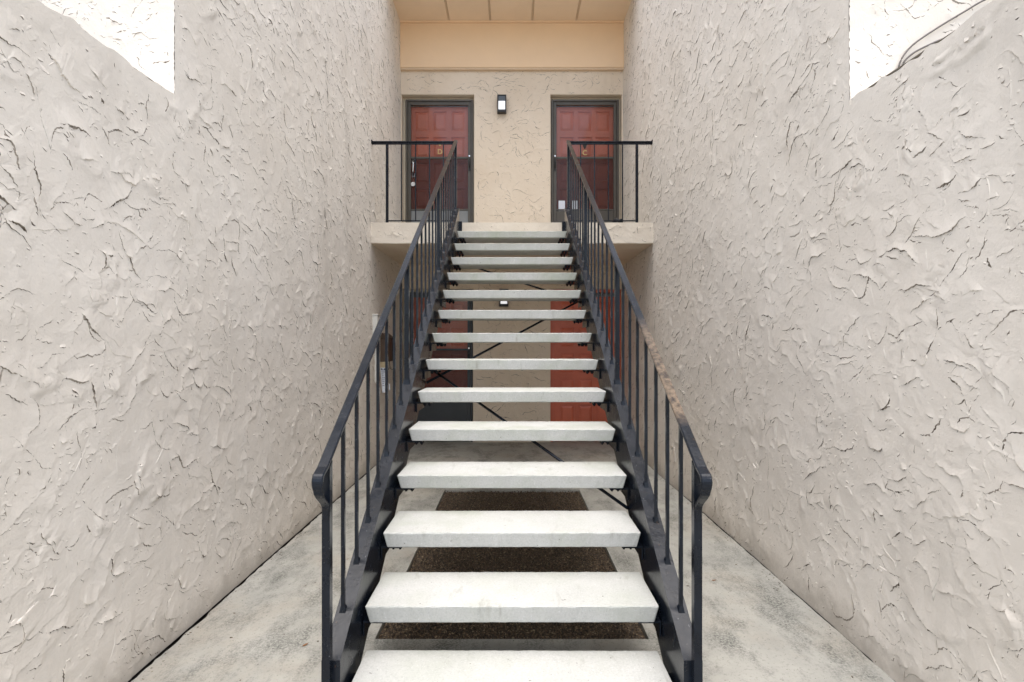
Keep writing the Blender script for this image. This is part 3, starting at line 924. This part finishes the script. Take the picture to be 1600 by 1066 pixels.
# railings of the stairs: cap bar with a curled end, posts and balusters
RO = 0.79
def rail_top(y): return nose(y) + RO + 0.010 * (y - 1.7)
def handrail(s, mat):
    m = MB(); bm = m.bm
    w, t = 0.036, 0.012
    slope = math.atan2(RISE, RUN)
    path = [(5.742, rail_top(5.742))]
    for i in range(1, 30):
        y = 5.742 + (1.70 - 5.742) * i / 29
        path.append((y, rail_top(y)))
    cy, cz, rad = 1.695 + 0.0, rail_top(1.70) - 0.046, 0.044
    for a in np.linspace(math.pi / 2 + slope, math.pi * 1.18, 9)[1:]:
        path.append((cy + rad * math.cos(a), cz + rad * math.sin(a)))
    y_, z_ = path[-1]
    for f in np.linspace(0, 1, 7)[1:]:
        e = f * f * (3 - 2 * f)
        path.append((y_ + (1.7265 - y_) * e, z_ - 0.080 * f))
    path.append((1.7265, path[-1][1] - 0.03))
    P_ = [Vector((0, a, b)) for a, b in path]
    rings = []
    ch = 0.003
    for i, p in enumerate(P_):
        d = (P_[min(i + 1, len(P_) - 1)] - P_[max(i - 1, 0)]).normalized()
        n = Vector((0, -d.z, d.y)) * -1
        if i < 5: n = n if n.z > 0 else -n
        # top surface lies on the path, the bar hangs below it
        ring = []
        ww = w if i < 34 else w + (0.024 - w) * min(1, (i - 33) / 9)
        for a, b in ((-1, -ch), (-1, -t + ch), (-1 + 0.15, -t), (1 - 0.15, -t), (1, -t + ch), (1, -ch), (1 - 0.2, 0), (-1 + 0.2, 0)):
            ring.append(bm.verts.new(p + Vector((s * HX + a * ww / 2, 0, 0)) + n * b))
        rings.append(ring)
    for r0, r1 in zip(rings, rings[1:]):
        for k_ in range(8):
            f = bm.faces.new([r0[k_], r0[(k_ + 1) % 8], r1[(k_ + 1) % 8], r1[k_]])
    bm.faces.new(rings[0]); bm.faces.new(rings[-1][::-1])
    # channel under the cap
    y0, y1 = 1.755, 5.73
    hx = [(s * HX - 0.009), (s * HX + 0.009)]
    m.hexa([(hx[0], y0, rail_top(y0) - 0.032), (hx[1], y0, rail_top(y0) - 0.032), (hx[1], y1, rail_top(y1) - 0.032), (hx[0], y1, rail_top(y1) - 0.032),
            (hx[0], y0, rail_top(y0) - 0.0145), (hx[1], y0, rail_top(y0) - 0.0145), (hx[1], y1, rail_top(y1) - 0.0145), (hx[0], y1, rail_top(y1) - 0.0145)])
    return m.build('handrail', mat, st)
sl = RISE / RUN
BL = RO - UP - 0.030           # baluster length at its centre
def picket(w, name):
    m = MB(); a = w / 2
    zt = lambda y: BL + y * sl
    zb = lambda y: y * sl - 0.003
    m.hexa([(-a, -a, zb(-a)), (a, -a, zb(-a)), (a, a, zb(a)), (-a, a, zb(a)), (-a, -a, zt(-a)), (a, -a, zt(-a)), (a, a, zt(a)), (-a, a, zt(a))])
    c_ = a + 0.006                                  # weld bead
    m.hexa([(-c_, -c_, zb(-c_)), (c_, -c_, zb(-c_)), (c_, c_, zb(c_)), (-c_, c_, zb(c_)),
            (-a - .0005, -a - .0005, 0.016), (a + .0005, -a - .0005, 0.016), (a + .0005, a + .0005, 0.016), (-a - .0005, a + .0005, 0.016)])
    return m.mesh(name, M['iron'])
PICK, POST = picket(0.0128, 'baluster'), picket(0.0265, 'post')
PITCH = 0.1656
for s in (-1, 1):
    hr_ = handrail(s, M['iron_worn'] if s > 0 else M['iron'])
    hr_['label'] = 'black handrail with a worn tan patch' if s > 0 else 'black handrail with unworn paint'
    for i in range(25):
        y = 1.745 + PITCH * i
        if y > Y_S1 - 0.02: y = Y_S1 - 0.022
        post = i % 8 == 0
        if i == 0:                                   # the bottom post stands on the ground in front of the stringer
            a_ = 0.01325; zt_ = rail_top(y) - 0.030
            m = MB(); m.hexa([(s * HX - a_, y - a_, 0.0), (s * HX + a_, y - a_, 0.0), (s * HX + a_, y + a_, 0.0), (s * HX - a_, y + a_, 0.0),
                              (s * HX - a_, y - a_, zt_ - a_ * sl), (s * HX + a_, y - a_, zt_ - a_ * sl), (s * HX + a_, y + a_, zt_ + a_ * sl), (s * HX - a_, y + a_, zt_ + a_ * sl)])
            m.build('post', M['iron'], hr_)
            continue
        o = link('post' if post else 'baluster', POST if post else PICK, hr_, (s * HX, y, nose(y) + UP))
        o.scale.z = 1 + (0.010 * (y - 1.7)) / BL

# cross bracing rods below the treads
def rod(ax, ay, bx_, by, dz=0.17):
    m = MB()
    m.tube([(ax, ay, nose(ay) - dz), (bx_, by, nose(by) - dz)], 0.0085, 8)
    m.build('brace_rod', M['iron'], st)
rod(-0.572, 5.35, 0.572, 4.62, 0.30)
rod(0.572, 4.50, -0.572, 3.52, 0.235)
rod(-0.572, 3.62, 0.572, 2.60, 0.20)

# ------------------------------------------------------------------ landing railings
def landing_rail(s, label):
    yc = Y_LAND + 0.035
    r = empty('landing_railing', (s * 1.375, yc, Z_LAND), label, 'railing', 'railings on the landing edge')
    zt = rail_top(5.742) + 0.004
    def bx(m, a, b, *q, **kw):
        a, b = sorted((s * a, s * b)); return m.box(a, b, *q, **kw)
    m = MB(); bx(m, HX - 0.012, 1.535, yc - 0.020, yc + 0.016, zt - 0.014, zt, bevel=0.003)
    bx(m, HX + 0.02, 1.53, yc - 0.009, yc + 0.009, zt - 0.032, zt - 0.0145)
    m.build('top_rail', M['iron'], r)
    m = MB(); bx(m, 1.534, 1.549, yc - 0.028, yc + 0.024, zt - 0.030, zt + 0.012, bevel=0.003); m.build('wall_plate', M['iron'], r)
    m = MB(); bx(m, 1.375 - 0.0132, 1.375 + 0.0132, yc - 0.0132, yc + 0.0132, Z_LAND - 0.004, zt - 0.0325); m.build('post', M['iron'], r)
    m = MB(); bx(m, HX + 0.02, 1.361, yc - 0.006, yc + 0.006, Z_LAND + 0.022, Z_LAND + 0.034); m.build('bottom_rail', M['iron'], r)
    for x in (1.217, 1.061, 0.908, 0.755):
        m = MB(); bx(m, x - 0.006, x + 0.006, yc - 0.006, yc + 0.006, Z_LAND + 0.0345, zt - 0.0325); m.build('baluster', M['iron'], r)
    return r
landing_rail(-1, 'black iron landing railing in front of the door with letter D')
landing_rail(1, 'black iron landing railing in front of the door with letter C')

# dark rag on the landing edge
random.seed(4)
m = MB(); bm = m.bm
bmesh.ops.create_icosphere(bm, subdivisions=3, radius=1.0)
for v in bm.verts:
    n = 1 + 0.28 * math.sin(5 * v.co.x + 2 * v.co.y) * math.cos(4 * v.co.y + 3 * v.co.z) + random.uniform(-0.06, 0.06)
    v.co = Vector((1.18 + v.co.x * 0.058 * n, Y_LAND + 0.09 + v.co.y * 0.03 * n, Z_LAND - 0.002 + max(0, (v.co.z + 0.5)) * 0.042 * n))
for f in bm.faces: f.smooth = True
tag(m.build('cloth_rag', M['cloth'], None, (1.18, Y_LAND + 0.09, Z_LAND)), 'crumpled dark rag on the landing edge below the railing', 'rag')

# ------------------------------------------------------------------ things on the mailbox wall
XL = -HW + 0.006
def wbox(name, x1, y0, y1, z0, z1, mat, bev=0.003):
    return MB().box(XL - 0.01, x1, y0, y1, z0, z1, bev).build(name, mat, None, (XL, (y0 + y1) / 2, z0))
r = empty('utility_box', (XL, 5.87, 1.40), 'narrow white utility box high on the wall beside the mailbox', 'utility box')
MB().box(XL - 0.01, XL + 0.052, 5.83, 5.93, 1.40, 1.685, 0.004).build('housing', M['white_plastic'], r)
MB().box(XL - 0.01, XL + 0.058, 5.825, 5.935, 1.6855, 1.70, 0.003).build('lid', M['white_plastic'], r)
r = empty('conduit_cover', (XL, 5.95, 0.93), 'slim white conduit cover on the wall below the utility box', 'conduit')
MB().box(XL - 0.01, XL + 0.032, 5.93, 5.975, 0.93, 1.3995, 0.004).build('channel', M['white_plastic'], r)
MB().box(XL - 0.01, XL + 0.036, 5.926, 5.979, 1.10, 1.125, 0.002).build('clip', M['white_plastic'], r)
r = empty('mailbox', (XL, 6.3, 1.14), 'brown metal mailbox mounted on the side wall under the landing', 'mailbox')
MB().box(XL - 0.01, XL + 0.085, 6.17, 6.50, 1.16, 1.44, 0.004).build('body', M['mailbox_brown'], r)
MB().hexa([(XL - 0.01, 6.16, 1.4405), (XL + 0.10, 6.16, 1.4405), (XL + 0.10, 6.51, 1.4405), (XL - 0.01, 6.51, 1.4405),
           (XL - 0.01, 6.16, 1.50), (XL + 0.02, 6.16, 1.50), (XL + 0.02, 6.51, 1.50), (XL - 0.01, 6.51, 1.50)]).build('lid', M['mailbox_brown'], r)
for y in (6.22, 6.45):
    m = MB(); m.tube([(XL + 0.04, y, 1.162), (XL + 0.05, y, 1.07), (XL + 0.075, y, 1.05), (XL + 0.09, y, 1.08)], 0.004, 6)
    m.build('newspaper_hook', M['black_plastic'], r)
# leaflets hanging from the mailbox
def sheet(x0, x1, y, z0, z1, lean, mat):
    m = MB()
    m.hexa([(x0 + lean, y, z0), (x1 + lean * 0.4, y, z0), (x1 + lean * 0.4, y + 0.004, z0), (x0 + lean, y + 0.004, z0),
            (x0, y, z1), (x1, y, z1), (x1, y + 0.004, z1), (x0, y + 0.004, z1)])
    return m
p1 = sheet(XL + 0.004, XL + 0.074, 6.150, 0.80, 1.09, 0.024, None).build('leaflet', M['paper'], None, (XL + 0.04, 6.15, 1.09))
tag(p1, 'pale blue printed leaflet hanging under the mailbox', 'leaflet')
m = MB()
rr = random.Random(2)
for i in range(9):
    z = 1.06 - i * 0.023
    m.box(XL + 0.016 + i * 0.0015, XL + 0.03 + rr.uniform(0.012, 0.03), 6.1485, 6.1495, z, z + 0.007)
m.box(XL + 0.012, XL + 0.03, 6.1485, 6.1495, 1.068, 1.082); m.box(XL + 0.046, XL + 0.062, 6.1485, 6.1495, 1.068, 1.082)
m.build('print', M['ink'], p1)
p2 = sheet(XL + 0.0, XL + 0.070, 6.158, 1.02, 1.158, 0.0, None).build('leaflet', M['paper_tan'], None, (XL + 0.04, 6.158, 1.158))
tag(p2, 'tan card tucked between the mailbox and the blue leaflet', 'card')
p3 = sheet(XL + 0.086, XL + 0.10, 6.22, 0.82, 0.90, 0.006, None).build('leaflet', M['paper'], None, (XL + 0.09, 6.22, 0.9))
# a second sheet's folded corner belongs to the same leaflet
p3.parent = p1; p3.location = Vector((XL + 0.09, 6.22, 0.9)) - p1.location; p3.name = 'folded_corner'

# ------------------------------------------------------------------ cables along the low wall
def cable(ctrl, r, dy, label):
    c_ = [Vector((x, Y_FACADE - 0.016 - dy, z + 0.022)) for x, z in ctrl]
    pts = []
    for i in range(len(c_) - 1):
        p0, p1, p2, p3 = c_[max(i - 1, 0)], c_[i], c_[i + 1], c_[min(i + 2, len(c_) - 1)]
        for t in np.linspace(0, 1, 8)[:-1]:
            pts.append(0.5 * (2 * p1 + (p2 - p0) * t + (2 * p0 - 5 * p1 + 4 * p2 - p3) * t * t + (3 * p1 - p0 - 3 * p2 + p3) * t ** 3))
    pts.append(c_[-1])
    m = MB(); m.tube(pts, r, 8)
    return tag(m.build('cable', M['cable'], None, (ctrl[0][0], Y_FACADE, ctrl[0][1])), label, 'cable')
cable([(1.765, 2.36), (1.757, 2.50), (1.760, 2.60), (1.80, 2.672), (1.876, 2.734), (2.05, 2.842), (2.21, 2.925), (2.60, 3.05)], 0.0040, 0.002, 'thin dark cable rising higher up the pale facade behind the low wall')
cable([(1.778, 2.36), (1.770, 2.50), (1.774, 2.595), (1.815, 2.650), (1.90, 2.697), (2.02, 2.745), (2.12, 2.765), (2.30, 2.74)], 0.0040, 0.0, 'thin dark cable just above the low wall top, under the other cable')

# ------------------------------------------------------------------ fallen leaves
LEAF = None
def leaf(x, y, z, a, s, label):
    pts = [(-1, 0, 0.0), (-0.45, 0.36, 0.12), (0.3, 0.34, 0.1), (1, 0, 0.25), (0.3, -0.34, 0.16), (-0.45, -0.36, 0.05), (0, 0, 0.0)]
    c_, s_ = math.cos(a), math.sin(a)
    V_ = [((p[0] * c_ - p[1] * s_) * s, (p[0] * s_ + p[1] * c_) * s, p[2] * s + 0.0015) for p in pts]
    me = bpy.data.meshes.new('dry_leaf')
    me.from_pydata(V_, [], [(0, 1, 6), (1, 2, 6), (2, 3, 6), (3, 4, 6), (4, 5, 6), (5, 0, 6)])
    me.materials.append(M['leaf'])
    o = link('dry_leaf', me, None, (x, y, z))
    return tag(o, label, 'leaf')
leaf(0.60, 2.95, 0.0, 0.3, 0.016, 'small curled brown leaf on the concrete beside the gravel bed')
leaf(1.16, 3.02, 0.0, 0.05, 0.014, 'dark leaf scrap on the walkway below the worn handrail')
leaf(-0.93, 2.37, 0.0, 0.9, 0.016, 'yellowish leaf scrap on the stained walkway')


# ------------------------------------------------------------------ litter blown into the corners
rng = np.random.default_rng(31)
N = 420
side = rng.choice([-1, 1], N)
near = rng.random(N) < 0.7
dx_ = np.where(near, np.abs(rng.normal(0, 0.025, N)), rng.uniform(0, 0.75, N))
px = side * (HW - 0.024 - dx_); py = rng.uniform(1.6, Y_BACK - 0.1, N)
sz = rng.uniform(0.0015, 0.006, N)
V = base[None] * (sz[:, None, None] * np.stack([rng.uniform(0.5, 2.0, N), rng.uniform(0.5, 1.2, N), rng.uniform(0.25, 0.5, N)], -1)[:, None, :])
ang = rng.uniform(0, 6.28, N); ca, sa = np.cos(ang)[:, None], np.sin(ang)[:, None]
X = V[..., 0] * ca - V[..., 1] * sa; Yv = V[..., 0] * sa + V[..., 1] * ca
P = np.stack([X + px[:, None], Yv + py[:, None], V[..., 2] + (sz * 0.3)[:, None]], -1).reshape(-1, 3)
F = (tri[None] + (np.arange(N) * 6)[:, None, None]).reshape(-1, 3)
me = bpy.data.meshes.new('debris')
me.from_pydata(P.tolist(), [], F.tolist())
me.materials.append(M['pebble'])
tag(link('debris', me), 'fine dark grit scattered along the foot of the side walls', 'debris', kind='stuff')
